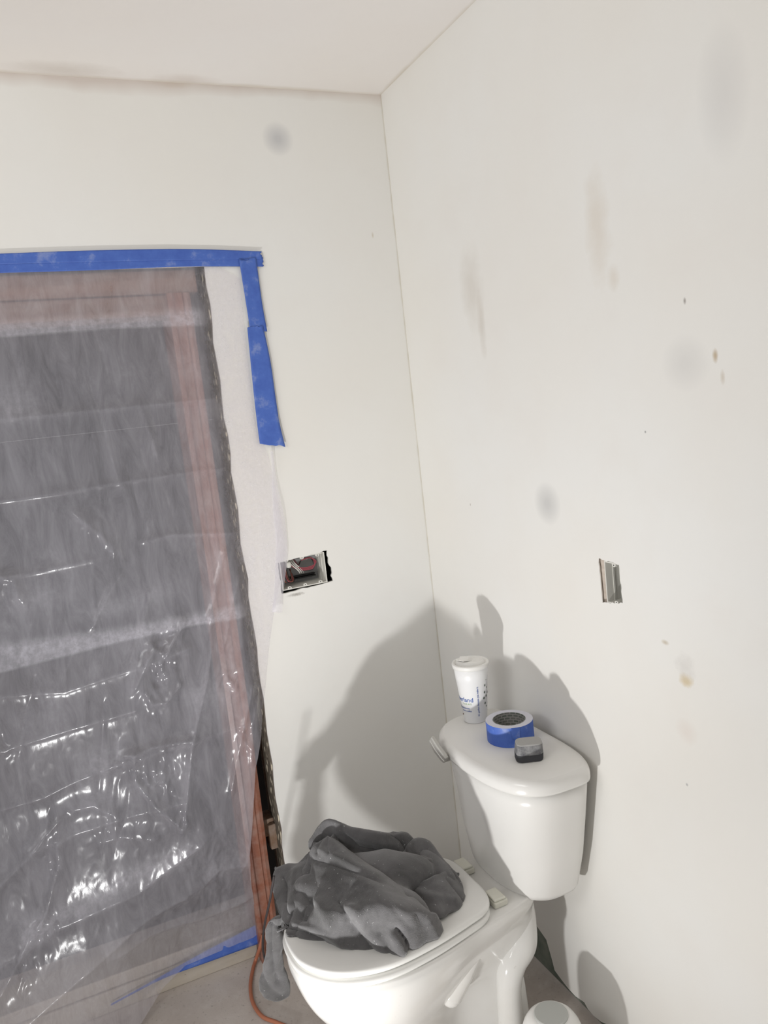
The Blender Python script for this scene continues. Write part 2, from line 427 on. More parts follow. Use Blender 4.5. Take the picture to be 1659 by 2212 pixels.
# what lies beyond the opening: a dim room
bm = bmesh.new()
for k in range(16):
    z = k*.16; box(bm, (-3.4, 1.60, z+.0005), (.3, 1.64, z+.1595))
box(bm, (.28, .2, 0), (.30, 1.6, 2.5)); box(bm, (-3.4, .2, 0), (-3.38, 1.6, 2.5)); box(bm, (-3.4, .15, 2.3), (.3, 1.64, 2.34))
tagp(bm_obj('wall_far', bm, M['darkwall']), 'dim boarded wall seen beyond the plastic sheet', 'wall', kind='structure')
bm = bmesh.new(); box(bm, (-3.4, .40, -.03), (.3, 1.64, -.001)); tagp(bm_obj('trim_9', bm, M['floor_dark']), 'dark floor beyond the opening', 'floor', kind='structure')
# framing in the wall: stud with chipped plaster edge, brown stud, header
bm = bmesh.new()
rnd = random.Random(4)
nz_, ny_ = 150, 9
g = [[bm.verts.new((XO-.002-(.0045*noise.noise(Vector((j*1.3, i*.33, 2))) if 0 < j < ny_-1 else 0), T+.001+j*.075/(ny_-1), .0+i*1.98/(nz_-1))) for j in range(ny_)] for i in range(nz_)]
for i in range(nz_-1):
    for j in range(ny_-1): bm.faces.new((g[i][j], g[i][j+1], g[i+1][j+1], g[i+1][j]))
o = bm_obj('trim_2', bm, M['chip'])
md = o.modifiers.new('s', 'SOLIDIFY'); md.thickness = .03; md.offset = -1 if o.data.polygons[0].normal.x < 0 else 1
tagp(o, 'chipped plaster edge on the right side of the opening', 'plaster edge', kind='structure')
bm = bmesh.new(); box(bm, (-.557, .089, 0), (-.52, .17, 2.05), .002)
tagp(bm_obj('trim_3', bm, M['brownwood']), 'dark brown framing stud behind the chipped plaster edge', 'stud', kind='structure')
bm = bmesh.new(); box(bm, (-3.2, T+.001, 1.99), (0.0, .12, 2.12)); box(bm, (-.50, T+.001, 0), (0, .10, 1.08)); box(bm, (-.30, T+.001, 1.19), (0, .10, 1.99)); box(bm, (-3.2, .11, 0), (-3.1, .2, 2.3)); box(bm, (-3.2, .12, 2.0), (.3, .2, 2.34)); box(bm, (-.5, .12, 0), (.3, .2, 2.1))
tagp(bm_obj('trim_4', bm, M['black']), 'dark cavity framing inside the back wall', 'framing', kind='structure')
bm = bmesh.new(); box(bm, (-3.1, .03, 1.925), (-.585, .155, 1.984), .003); box(bm, (-3.1, .045, 1.87), (-.66, .15, 1.925), .004)
tagp(bm_obj('trim_5', bm, M['header']), 'brown wooden head jamb under the blue tape, behind the plastic', 'jamb', kind='structure')
# red jamb: moulded board
bm = bmesh.new()
prof = [(-.668, .03), (-.655, .026), (-.650, .030), (-.630, .028), (-.626, .032), (-.6185, .026), (-.608, .030), (-.606, .15), (-.668, .15)]
loft(bm, [[Vector((x+dx, y, z)) for x, y in prof] for z, dx in ((.0, .0), (.3, .0), (.7, .004), (1.3, .004), (1.925, .0))])
tagp(bm_obj('trim_6', bm, M['redwood']), 'reddish varnished wooden door jamb standing in the opening', 'jamb', kind='structure')
bm = bmesh.new(); box(bm, (-3.1, .070, 0), (-.668, .20, .062), .003); box(bm, (-3.1, .078, .062), (-.668, .20, .098), .004)
for px, py in ((400, 2107), (509, 2062), (322, 2172)):
    p = on(px, py, 1, .069); box(bm, (p.x-.002, .0685, p.z-.002), (p.x+.002, .071, p.z+.002))
tagp(bm_obj('trim_7', bm, M['sill']), 'dusty wooden sill along the floor of the opening', 'sill', kind='structure')
bm = bmesh.new(); box(bm, (-.6055, .075, .352), (-.5665, .135, .405), .002); box(bm, (-.588, .060, .315), (-.5665, .11, .392), .003)
tagp(bm_obj('shim_block', bm, M['stud']), 'small grey wooden shim block wedged beside the red jamb', 'shim'); bpy.data.objects['shim_block'].data.materials[0] = M['brownwood']

# ------------------------------------------------------------------ switch boxes
def gang_box(name, label, u0, u1, z0, z1, P, depth, tabs, lean=0):
    """P(u, z, d) -> world; d goes into the wall"""
    rt = empty(name, P((u0+u1)/2, (z0+z1)/2, 0), label, 'electrical box')
    def slab(bm, a, b, c, d, e, f):
        vs_ = box(bm, (a, c, e), (b, d, f))
        for v in vs_: v.co = P(v.co.x, v.co.y, v.co.z)
    th = .0028
    bm = bmesh.new()
    slab(bm, u0, u1, z0, z0+th, 0, depth); slab(bm, u0, u1, z1-th, z1, 0, depth)
    slab(bm, u0, u0+th, z0+th, z1-th, 0, depth); slab(bm, u1-th, u1, z0+th, z1-th, 0, depth)
    for i, d in enumerate((.3, .6)):                       # moulded steps on the side walls
        slab(bm, u0+th, u0+th+.0015, z0+th, z1-th, depth*d, depth*d+.004); slab(bm, u1-th-.0015, u1-th, z0+th, z1-th, depth*d, depth*d+.004)
    bm_obj('box_shell', bm, M['boxplastic'], rt)
    bm = bmesh.new(); slab(bm, u0+th, u1-th, z0+th, z1-th, depth-.003, depth); bm_obj('box_back', bm, M['greyplastic'], rt)
    for uu in tabs:
        for zz, sg in ((z0, 1), (z1, -1)):
            bm = bmesh.new(); lp = []
            for k in range(13):
                an = PI*k/12; lp.append((uu+.0058*math.cos(an), zz+sg*(.0045+.0048*math.sin(an))))
            lp = [(uu+.0058, zz)] + lp + [(uu-.0058, zz)]
            f0 = [bm.verts.new(P(u, z, -.0005)) for u, z in lp]; f1 = [bm.verts.new(P(u, z, .006)) for u, z in lp]
            bm.faces.new(f0); bm.faces.new(f1[::-1])
            for k in range(len(lp)): bm.faces.new((f0[k], f0[(k+1) % len(lp)], f1[(k+1) % len(lp)], f1[k]))
            tb = bm_obj('screw_tab', bm, M['boxplastic'], rt)
            bm = bmesh.new(); slab(bm, uu-.0012, uu+.0012, zz+sg*.0055-.0012, zz+sg*.0055+.0012, -.0009, .001)
            s = bm_obj('screw_hole', bm, M['black'], tb, world=False); s.matrix_parent_inverse = Matrix.Translation(-rt.location)
            s.matrix_parent_inverse = (Matrix.Translation(rt.location) @ Matrix.Translation(-rt.location)).inverted()
    return rt, slab
Pb = lambda u, z, d: Vector((u, .001+d, z))
u0, u1 = -.469, -.334
rt, slab = gang_box('switch_box', 'wide open wall box with bare wires, half under the plastic edge on the back wall', u0, u1, 1.089, 1.1775, Pb, .072, (-.448, -.4015, -.355))
def wire(nm, pts, r, mat, parent, n=6):
    bm = bmesh.new(); tube(bm, crom(pts, 8), r, n); return bm_obj(nm, bm, mat, parent, True)
for i in range(4):
    dz = i*.0035
    wire('wire', [Pb(-.448+.006*i, 1.170, .060), Pb(-.425+.003*i, 1.150-dz, .03+.004*i), Pb(-.395, 1.139-dz, .022+.003*i), Pb(-.365, 1.140-dz, .024), Pb(-.352-.003*i, 1.150, .028), Pb(-.366, 1.162, .034+.003*i), Pb(-.392, 1.158, .04), Pb(-.400, 1.145, .05), Pb(-.41, 1.168, .064)], .0016, M['wire_red'] if i < 3 else M['wire_black'], rt)
for i in range(5):
    wire('wire', [Pb(-.456+.003*i, 1.172, .05), Pb(-.458+.004*i, 1.150, .02+.004*i), Pb(-.460+.006*i, 1.125-.004*i, .012+.004*i), Pb(-.450+.006*i, 1.106, .02), Pb(-.43+.002*i, 1.112, .035), Pb(-.425, 1.135, .05+.002*i)], .0015, (M['wire_brown'], M['wire_black'], M['wire_red'], M['wire_brown'], M['wire_black'])[i], rt)
for i in range(3):
    wire('wire', [Pb(-.435+.006*i, 1.172, .045), Pb(-.428+.006*i, 1.155, .025), Pb(-.41+.006*i, 1.134, .022+.003*i), Pb(-.40+.006*i, 1.120, .045)], .0018, M['wire_white'], rt)
bm = bmesh.new(); box(bm, (-.445, .010, 1.148), (-.432, .030, 1.166), .004); bm_obj('wire_cap', bm, M['boxplastic'], rt)
bm = bmesh.new()
slab(bm, -.43, -.35, 1.104, 1.107, .05, .069); slab(bm, -.43, -.35, 1.1095, 1.112, .055, .069)
bm_obj('cable_clamp', bm, M['black'], rt)
Pr = lambda u, z, d: Vector((.001+d, u, z))
rt2, slab2 = gang_box('outlet_box', 'small open wall box with a pale stud beside it on the right wall', -.872, -.8145, 1.1085, 1.199, Pr, .06, (-.845,))
bm = bmesh.new(); slab2(bm, -.812, -.768, 1.098, 1.212, .006, .09); o = bm_obj('stud', bm, M['stud'], None); o.name = 'trim_8'
tagp(o, 'pale wooden stud inside the right wall beside the small box', 'stud', kind='structure')
# ------------------------------------------------------------------ plastic sheet
def edge_x(z):
    return np.interp(z, EZ, EX)
ep = [(470, 572), (520, 600), (535, 760), (556, 930), (582, 985), (598, 1060), (612, 1140), (619, 1190), (607, 1250), (592, 1330), (581, 1410), (574, 1490), (562, 1580), (546, 1650), (533, 1740), (529, 1830), (540, 1910), (556, 1985), (566, 2030)]
e3 = [on(x, y, 1, -.012 if y < 1700 else .03) for x, y in ep]
order = np.argsort([p.z for p in e3]); EZ = np.array([e3[i].z for i in order]); EX = np.array([e3[i].x for i in order])
NU, NV = 300, 520
XL = -1.75
uu = np.linspace(0, 1, NU)**.85; vv = np.linspace(0, 1, NV)
U, V = np.meshgrid(uu, vv)
# bottom line: taped to the sill on the right, spilling onto the floor on the left
bx = np.array([-1.75, -1.30, -1.12, -1.02, -.95, -.88, -.60]); by = np.array([-.17, -.14, -.09, -.03, .030, .062, .066]); bz = np.array([.004, .004, .004, .012, .045, .066, .075])
ztop = 2.0
X0 = XL + (edge_x(.1) - XL)*U
zb = np.interp(X0, bx, bz); yb = np.interp(X0, bx, by)
Z = zb + (ztop - zb)*V
X = XL + (edge_x(Z) - XL)*U
yb = np.interp(X, bx, by)
def sm(a, lo, hi): t = np.clip((a-lo)/(hi-lo), 0, 1); return t*t*(3-2*t)
Y = -.004 - .018*sm(V, 1.0, .75)*sm(V, .0, .3) - .02*sm(V, .8, .35)
Y = Y*sm(Z, .0, .45) + (yb-.004)*(1-sm(Z, .0, .50))
tight = 1-sm(X, XO-.05, XO)                   # sheet lies against the drywall right of the opening
Yw = -.0035 - .006*sm(Z, 1.5, 1.0)
Y = np.where(Z > .5, Y*(tight) + Yw*(1-tight), Y)
def seg_dist(px, pz, pts):
    d = np.full(px.shape, 9.0); side = np.zeros(px.shape); al = np.zeros(px.shape)
    for (ax, az), (bx_, bz_) in zip(pts, pts[1:]):
        vx, vz = bx_-ax, bz_-az; L = vx*vx+vz*vz
        t = np.clip(((px-ax)*vx+(pz-az)*vz)/L, 0, 1)
        dx, dz = px-ax-t*vx, pz-az-t*vz; dd = np.hypot(dx, dz); m = dd < d
        d = np.where(m, dd, d); side = np.where(m, np.sign(vx*dz-vz*dx), side)
    return d, side
def pl(lst, y=-.02): return [(on(a, b, 1, y).x, on(a, b, 1, y).z) for a, b in lst]
DUST = np.zeros_like(X); 
creases = [   # packing folds and drape folds: polyline, height, width
    (pl([(-200, 925), (0, 907), (200, 888), (465, 862)]), .0065, .009),
    (pl([(-200, 1105), (50, 1078), (270, 1042), (430, 1018), (570, 1006)]), .006, .008),
    (pl([(310, 1170), (370, 1155), (560, 1150)]), .007, .007),
    (pl([(-100, 1250), (60, 1240), (200, 1210)]), .006, .008),
    (pl([(-100, 1760), (0, 1740), (90, 1715), (160, 1680), (250, 1645)]), .012, .012),
    (pl([(250, 1645), (420, 1595), (520, 1560)]), .008, .010),
    (pl([(-100, 1650), (20, 1610), (150, 1570), (290, 1530)]), .007, .010),
    (pl([(60, 1830), (170, 1790), (300, 1750), (395, 1725)]), .008, .010),
    (pl([(0, 1500), (140, 1490), (260, 1450), (400, 1400)]), .006, .010),
    (pl([(447, 1330), (450, 1400), (443, 1460), (410, 1600), (395, 1760)]), .012, .010),
    (pl([(480, 1190), (462, 1260), (450, 1330)]), .012, .008),
    (pl([(540, 1180), (500, 1290), (478, 1400)]), .006, .008),
    (pl([(280, 1420), (310, 1330), (322, 1280)]), .006, .008),
    (pl([(200, 1350), (240, 1270), (260, 1240)]), .005, .008),
    (pl([(540, 1480), (520, 1560), (505, 1640), (495, 1700)]), .010, .008),
    (pl([(560, 1480), (540, 1560), (538, 1640)]), .007, .006),
    (pl([(125, 1760), (90, 1800), (60, 1840), (0, 1900)]), .016, .012),
    (pl([(122, 1810), (125, 1850), (100, 1950), (70, 1995), (30, 2060), (0, 2110)]), .018, .013),
    (pl([(0, 2200), (100, 2130), (200, 2060), (300, 1990), (400, 1940)]), .022, .030),
    (pl([(0, 2060), (120, 1990), (300, 1920), (430, 1820)]), .012, .020),
    (pl([(250, 2050), (330, 2020), (450, 2000), (540, 1960)]), .010, .015),
    (pl([(430, 1930), (470, 1880), (540, 1870)]), .006, .010),
    (pl([(285, 1620), (290, 1680), (330, 1730), (390, 1780)]), .018, .010),
    (pl([(270, 1625), (330, 1605), (405, 1592)]), .014, .008),
    (pl([(290, 1480), (315, 1420), (330, 1400)]), .016, .009),
    (pl([(310, 1490), (325, 1515), (355, 1512), (385, 1475)]), .014, .007),
    (pl([(345, 1430), (370, 1380), (395, 1340)]), .014, .009),
    (pl([(200, 1350), (235, 1260)]), .004, .007),
    (pl([(170, 1120), (210, 1150), (240, 1190)]), .012, .012),
    (pl([(0, 1248), (28, 1252), (40, 1290)]), .014, .012),
    (pl([(160, 1740), (200, 1732), (235, 1750)]), .010, .010),
    (pl([(215, 1810), (260, 1800), (330, 1805)]), .010, .012),
]
# mostly vertical hanging folds below the middle
rnd = random.Random(11)
for k in range(14):
    x = rnd.uniform(0, 560); y0 = rnd.uniform(1150, 1950); L = rnd.uniform(60, 240); s = rnd.uniform(-.35, .1)
    creases.append((pl([(x, y0), (x+s*L*.5+rnd.uniform(-8, 8), y0+L*.5), (x+s*L, y0+L)]), rnd.uniform(.0015, .005)*rnd.choice((-1, 1)), rnd.uniform(.005, .012)))
for k in range(30):
    x = rnd.uniform(0, 500); y0 = rnd.uniform(600, 1150); L = rnd.uniform(30, 120)
    creases.append((pl([(x, y0), (x+.3*L, y0+L)]), rnd.uniform(.001, .003)*rnd.choice((-1, 1)), rnd.uniform(.004, .008)))
D = np.zeros_like(X)
for pts, a, w in creases:
    xs = [p[0] for p in pts]; zs = [p[1] for p in pts]; mgn = abs(w)*7
    m = (X > min(xs)-mgn) & (X < max(xs)+mgn) & (Z > min(zs)-mgn) & (Z < max(zs)+mgn)
    if not m.any(): continue
    d, s = seg_dist(X[m], Z[m], pts)
    r = np.exp(-d/w)*.75 + .25*np.exp(-(d/(w*2.5))**2)
    D[m] -= a*r*(1+.25*s*np.tanh(d/w))
    DUST[m] += .25*np.exp(-d/(w*.35))
# crumpled patches
patches = [(pl([(p_, q_)])[0], r_, a_) for p_, q_, r_, a_ in (
    (205, 1150, .050, .011), (245, 1195, .045, .009), (345, 1420, .085, .015), (375, 1350, .05, .010), (335, 1495, .045, .010), (290, 1650, .055, .013), (345, 1690, .085, .016),
    (385, 1770, .045, .012), (480, 1400, .045, .009), (490, 1460, .060, .012), (12, 1275, .045, .012), (95, 1980, .055, .015), (50, 2060, .06, .013), (115, 1860, .045, .011), (10, 1600, .05, .008),
    (230, 1790, .045, .007), (300, 1800, .050, .007), (530, 1590, .06, .010), (150, 800, .07, .0028), (80, 690, .09, .0028), (420, 760, .08, .0025), (60, 600, .08, .003), (440, 1900, .16, .005), (430, 590, .05, .006))]
AMP = np.full_like(X, .0005)
for (cx_, cz_), r, a in patches: AMP += a*np.exp(-(((X-cx_)/(r*.62))**2 + ((Z-cz_)/(r*1.0))**2)*1.6)
AMP += .0006*sm(Z, 1.25, .9)
fx, fz = X.ravel(), Z.ravel(); N1 = np.empty(fx.size)
for i in range(fx.size):
    x, z = fx[i], fz[i]
    n = noise.noise(Vector((x*22, 3, z*13))); n2 = noise.noise(Vector((x*52+9, 7, z*33)))
    N1[i] = (1-2.2*abs(n))*.6 + (1-2.2*abs(n2))*.4
N1 = N1.reshape(X.shape)
pin = sm(Z, 1.985, 1.90)*(1-.6*(1-tight)*(Z > .9))
Y = Y + (D - AMP*(N1-.3))*pin*(.35+.65*sm(Z, .0, .10))
flat_ = -.003 - .004*sm(Z, 1.6, .8)
k_ = sm(X, XO-.03, XO+.01)*(Z > .5)
Y = np.where(X > XO-.03, Y*(1-k_) + (flat_ + .35*(Y-flat_))*k_, Y)
Y = np.where((X > XO-.01) & (Z > .0), np.minimum(Y, -.0015), Y)
# dust bands: doubled hem strips that hold powder
def band(top, botm, k):
    zt = np.interp(X, [p[0] for p in pl(top)], [p[1] for p in pl(top)]); zb_ = np.interp(X, [p[0] for p in pl(botm)], [p[1] for p in pl(botm)])
    return k*sm(Z, zt, zt-.03)*(1-sm(Z, zb_+.004, zb_-.004))
DUST += band([(-100, 690), (0, 682), (250, 668), (480, 650)], [(-100, 735), (0, 727), (250, 708), (480, 700)], 1.0)
DUST += band([(-100, 1385), (0, 1378), (250, 1345), (540, 1290)], [(-200, 1470), (0, 1450), (280, 1378), (430, 1345), (540, 1330)], 1.0)
d, s = seg_dist(X, Z, pl([(60, 2000), (160, 1950), (300, 1880), (400, 1835)])); DUST += .7*np.exp(-(d/.03)**2)
d, s = seg_dist(X, Z, pl([(440, 2100), (500, 2040), (530, 1990)])); DUST += .5*np.exp(-(d/.04)**2)
DUST = DUST*tight - .8*(1-tight)
for k in range(26):
    cx_, cz_ = pl([(rnd.uniform(0, 520), rnd.uniform(600, 1900))])[0]; DUST += rnd.uniform(.15, .4)*np.exp(-(((X-cx_)/rnd.uniform(.03, .1))**2+((Z-cz_)/rnd.uniform(.02, .05))**2))
verts = np.stack([X.ravel(), Y.ravel(), Z.ravel()], 1)
verts[:, 2] = np.maximum(verts[:, 2], .002)
idx = np.arange(NU*NV).reshape(NV, NU)
faces = np.stack([idx[:-1, :-1].ravel(), idx[:-1, 1:].ravel(), idx[1:, 1:].ravel(), idx[1:, :-1].ravel()], 1)
me = bpy.data.meshes.new('plastic_sheet'); me.from_pydata(verts.tolist(), [], faces.tolist()); me.update()
me.polygons.foreach_set('use_smooth', [True]*len(me.polygons)); me.materials.append(M['sheet'])
at = me.attributes.new('dust', 'FLOAT', 'POINT'); at.data.foreach_set('value', np.clip(DUST, -1, 1.5).ravel().astype(np.float32))
sh = bpy.data.objects.new('plastic_sheet', me); C.objects.link(sh)
tagp(sh, 'wrinkled clear dusty plastic sheet hung over the doorway opening', 'plastic sheet')
# loose flap of its right edge, over the wall box
fl = [(on(a, b, 1, -.012), on(c, b, 1, -.016)) for a, c, b in [(584, 590, 975), (588, 602, 1060), (592, 616, 1130), (596, 622, 1190), (594, 615, 1250), (590, 611, 1300), (588, 609, 1322)]]
bm = bmesh.new(); L = crom([p[0] for p in fl], 6); R = crom([p[1] for p in fl], 6); rows = []
for i, (a, b) in enumerate(zip(L, R)):
    rows.append([bm.verts.new(a.lerp(b, t)+Vector((0, -.006*math.sin(PI*t)-.003*math.sin(i*.5+t*3), 0))) for t in (0, .25, .5, .75, 1)])
for a, b in zip(rows, rows[1:]):
    for k in range(4): bm.faces.new((a[k], a[k+1], b[k+1], b[k]))
fo = bm_obj('loose_flap', bm, M['sheet'], sh, True)

# ------------------------------------------------------------------ tape
def strip(name, left, right, plane, thick, label, group=None, mat=None, wav=.0006, seed=1, ax=1):
    L = crom([on(a, b, ax, plane) for a, b in left], 6); R = crom([on(a, b, ax, plane) for a, b in right], 6)
    L = [L[0].lerp(L[1], .02)]+L; R = [R[0].lerp(R[1], .02)]+R; L = L[:-1]+[L[-2].lerp(L[-1], .8), L[-1]]; R = R[:-1]+[R[-2].lerp(R[-1], .8), R[-1]]
    rnd_ = random.Random(seed); bm = bmesh.new(); rows = []
    n = 8
    endj = [rnd_.uniform(-.0025, .0025) for _ in range(n+1)]
    for i, (a, b) in enumerate(zip(L, R)):
        d = (L[-1]-L[0]).normalized() if len(L) > 1 else Vector()
        row = []
        for k in range(n+1):
            p = a.lerp(b, k/n)
            if i in (0, len(L)-1): p = p + d*endj[k]*(1 if i else -1)
            p.y -= wav*(1+noise.noise(Vector((i*.7+seed, k*.5, 0))))
            row.append(bm.verts.new(p))
        rows.append(row)
    for a, b in zip(rows, rows[1:]):
        for k in range(n): bm.faces.new((a[k], a[k+1], b[k+1], b[k]))
    o = bm_obj(name, bm, mat or M['tape'], None, True)
    md = o.modifiers.new('s', 'SOLIDIFY'); md.thickness = thick; md.offset = 0
    return tagp(o, label, 'tape', group)
strip('tape_strip', [(-140, 555), (0, 548), (200, 541), (400, 538), (563, 543)], [(-140, 578), (0, 571), (200, 566), (400, 562), (566, 560)], -.0065, .0005, 'upper blue tape strip running along the top of the plastic sheet', seed=2)
strip('tape_strip', [(-140, 572), (0, 565), (200, 560), (400, 556), (568, 555)], [(-140, 595), (0, 590), (200, 584), (400, 576), (569, 576)], -.0055, .0005, 'lower blue tape strip overlapping the first at the top of the sheet', seed=3)
strip('tape_strip', [(516, 560), (524, 610), (532, 660), (540, 712)], [(553, 558), (560, 610), (567, 660), (577, 715)], -.0085, .0005, 'shorter upper blue tape strip going down the right edge of the sheet', seed=4)
strip('tape_strip', [(534, 708), (541, 780), (549, 860), (556, 920), (561, 958)], [(568, 704), (584, 780), (594, 850), (604, 915), (616, 964)], -.0100, .0005, 'lower blue tape strip with a torn end on the right edge of the sheet', seed=5)
strip('tape_strip', [(240, 2168), (345, 2110), (440, 2056), (556, 1996)], [(240, 2172), (350, 2115), (450, 2078), (562, 2037)], .056, .0005, 'blue tape strip holding the sheet to the wooden sill', seed=6)

# ------------------------------------------------------------------ toilet
YC = -.55
T0 = empty('toilet', (-.35, YC, 0), 'white two-piece toilet with lid closed against the right wall', 'toilet')
def out3(half, z, n=6, yc=YC): return [Vector((p.x, yc+p.y, z)) for p in ray_outline(half, n)]
lv = {
 .398: [(-.706, 0), (-.694, .075), (-.640, .140), (-.530, .176), (-.41, .166), (-.31, .138), (-.22, .120), (-.155, .098), (-.118, .055), (-.118, 0)],
 .385: [(-.712, 0), (-.700, .077), (-.645, .144), (-.530, .181), (-.41, .170), (-.31, .140), (-.22, .121), (-.150, .099), (-.114, .055), (-.114, 0)],
 .350: [(-.708, 0), (-.697, .075), (-.640, .140), (-.530, .176), (-.41, .162), (-.31, .130), (-.22, .108), (-.155, .086), (-.118, .050), (-.118, 0)],
 .300: [(-.690, 0), (-.680, .068), (-.625, .128), (-.525, .160), (-.41, .142), (-.31, .106), (-.22, .084), (-.160, .070), (-.125, .045), (-.125, 0)],
 .250: [(-.662, 0), (-.652, .058), (-.605, .110), (-.520, .137), (-.42, .118), (-.33, .082), (-.24, .066), (-.175, .060), (-.145, .040), (-.145, 0)],
 .205: [(-.632, 0), (-.622, .050), (-.582, .094), (-.515, .114), (-.43, .096), (-.34, .056), (-.25, .052), (-.185, .058), (-.160, .040), (-.160, 0)],
 .150: [(-.622, 0), (-.612, .048), (-.572, .090), (-.510, .104), (-.43, .088), (-.34, .050), (-.25, .056), (-.185, .066), (-.162, .050), (-.162, 0)],
 .060: [(-.625, 0), (-.615, .050), (-.575, .096), (-.505, .110), (-.42, .094), (-.34, .062), (-.25, .066), (-.185, .074), (-.160, .055), (-.160, 0)],
 .030: [(-.635, 0), (-.625, .055), (-.585, .104), (-.505, .118), (-.42, .106), (-.34, .082), (-.25, .080), (-.185, .082), (-.155, .060), (-.155, 0)],
 .002: [(-.640, 0), (-.630, .058), (-.590, .107), (-.505, .122), (-.42, .110), (-.34, .088), (-.25, .084), (-.185, .086), (-.152, .060), (-.152, 0)]}
bm = bmesh.new(); zs = sorted(lv); secs = []
HV = [np.array(lv[z]) for z in zs]
for i in range(len(zs)-1):
    n = 5
    for k in range(n):
        t = k/n; a, b = HV[i], HV[i+1]; pa = HV[max(i-1, 0)]; pb = HV[min(i+2, len(zs)-1)]
        z = zs[i]+(zs[i+1]-zs[i])*t
        m = a+(b-a)*t if min(zs[i+1]-zs[i], 1) < .02 or i == 0 or i >= len(zs)-2 else .5*((2*a)+(-pa+b)*t+(2*pa-5*a+4*b-pb)*t*t+(-pa+3*a-3*b+pb)*t**3)
        secs.append(out3([tuple(q) for q in m], z))
secs.append(out3(lv[.398], .398)); secs.append(out3([(x*.985-.005, h*.97) for x, h in lv[.398]], .401))
loft(bm, secs)
# trapway: S-shaped swelling on the side, and the moulded rib in front of it
tws = [(1128, 1942, -.572, .026), (1129, 1985, -.582, .033), (1122, 2035, -.594, .042), (1104, 2082, -.606, .036), (1099, 2132, -.612, .030), (1102, 2190, -.616, .031), (1106, 2250, -.618, .033)]
tw = crom([on(a, b, 1, y) for a, b, y, r in tws], 8); tr_ = [v.x for v in crom([(r, 0, 0) for a, b, y, r in tws], 8)]
tube(bm, tw, tr_, 24)
rb = crom([on(1040, 2040, 1, -.648), on(1014, 2082, 1, -.646), on(991, 2124, 1, -.640), on(976, 2154, 1, -.635)], 8)
tube(bm, rb, [.013+.011*min(1, i/12) for i in range(len(rb))], 18, flat=(1, .85))
bmesh.ops.create_uvsphere(bm, u_segments=16, v_segments=10, radius=.0235, matrix=Matrix.Translation(rb[-1]+Vector((0, .004, 0))))
md_ = bm_obj('bowl', bm, M['porcelain'], T0, True)
# seat and lid
seat_h = [(-.714, 0), (-.703, .072), (-.652, .136), (-.560, .171), (-.45, .166), (-.34, .143), (-.282, .122), (-.256, .075), (-.253, 0)]
def slab_loft(half, zb_, zt_, e, dome=0):
    bm = bmesh.new(); secs = []
    cxm = -.48
    def ins(d, z): return out3([(cxm+(x-cxm)*(1-d/.23), h*(1-d/.17)) for x, h in half], z, 8)
    secs = [ins(.012, zb_), ins(.002, zb_+e*.25), ins(0, zb_+e), ins(0, zt_-e*1.2), ins(.0025, zt_-e*.45), ins(.008, zt_-e*.1), ins(.02, zt_), ins(.06, zt_+dome*.6), ins(.12, zt_+dome)]
    loft(bm, secs); return bm
bm_obj('seat_ring', slab_loft([(x*1.004, h*1.02) for x, h in seat_h], .4015, .4175, .006), M['seat'], T0, True)
lid_h = [(x*1.0-.002 if i < 3 else x, h*1.01) for i, (x, h) in enumerate(seat_h)]
bm_obj('seat_lid', slab_loft([(x+.002, h*.99) for x, h in seat_h], .4200, .4365, .006, .001), M['seat'], T0, True)
for yy, s in ((YC-.075, 1), (YC+.075, 1)):
    bm = bmesh.new(); box(bm, (-.250, yy-.024, .4012), (-.213, yy+.024, .4175), .004); box(bm, (-.249, yy-.023, .4175), (-.218, yy+.022, .424), .003)
    bm_obj('hinge', bm, M['hinge'], T0)
# tank
def dout(xb, xf, yc, hw, z, nf=2.35, nb=5.0, n=72):
    out = []; xm = xb+(xf-xb)*.42
    for k in range(n):
        a = 2*PI*k/n; ca, sa = math.cos(a), math.sin(a)
        e = 2/nf if ca > 0 else 2/nb
        # front half towards -x
        x = xm+(xf-xm)*abs(ca)**e if ca > 0 else xm-(xm-xb)*-1*0+(xb-xm)*abs(ca)**e
        ey = 2/nf if ca > 0 else 2/nb
        y = yc+hw*math.copysign(abs(sa)**ey, sa)
        out.append(Vector((x, y, z)))
    return out
YT = -.547
bm = bmesh.new()
tk = [(.384, -.034, -.160, .124, -.526), (.386, -.028, -.174, .142, -.525), (.393, -.024, -.186, .156, -.524), (.408, -.020, -.193, .165, -.524), (.50, -.016, -.208, .184, -.533), (.60, -.016, -.220, .195, -.545), (.66, -.016, -.227, .206, -.547), (.700, -.016, -.230, .212, -.548)]
loft(bm, [dout(xb, xf, yc_, hw, z) for z, xb, xf, hw, yc_ in tk])
bm_obj('tank', bm, M['tank'], T0, True)
bm = bmesh.new()
ld = [(.698, .006), (.699, .001), (.704, 0), (.715, 0.000), (.723, .002), (.730, .007), (.736, .015), (.741, .028), (.745, .048), (.747, .075), (.7474, .10)]
loft(bm, [dout(-.012-d*.3, -.243+d, YT+.002, .224-d, z, 2.65, 5) for z, d in ld])
bm_obj('tank_lid', bm, M['tank'], T0, True)
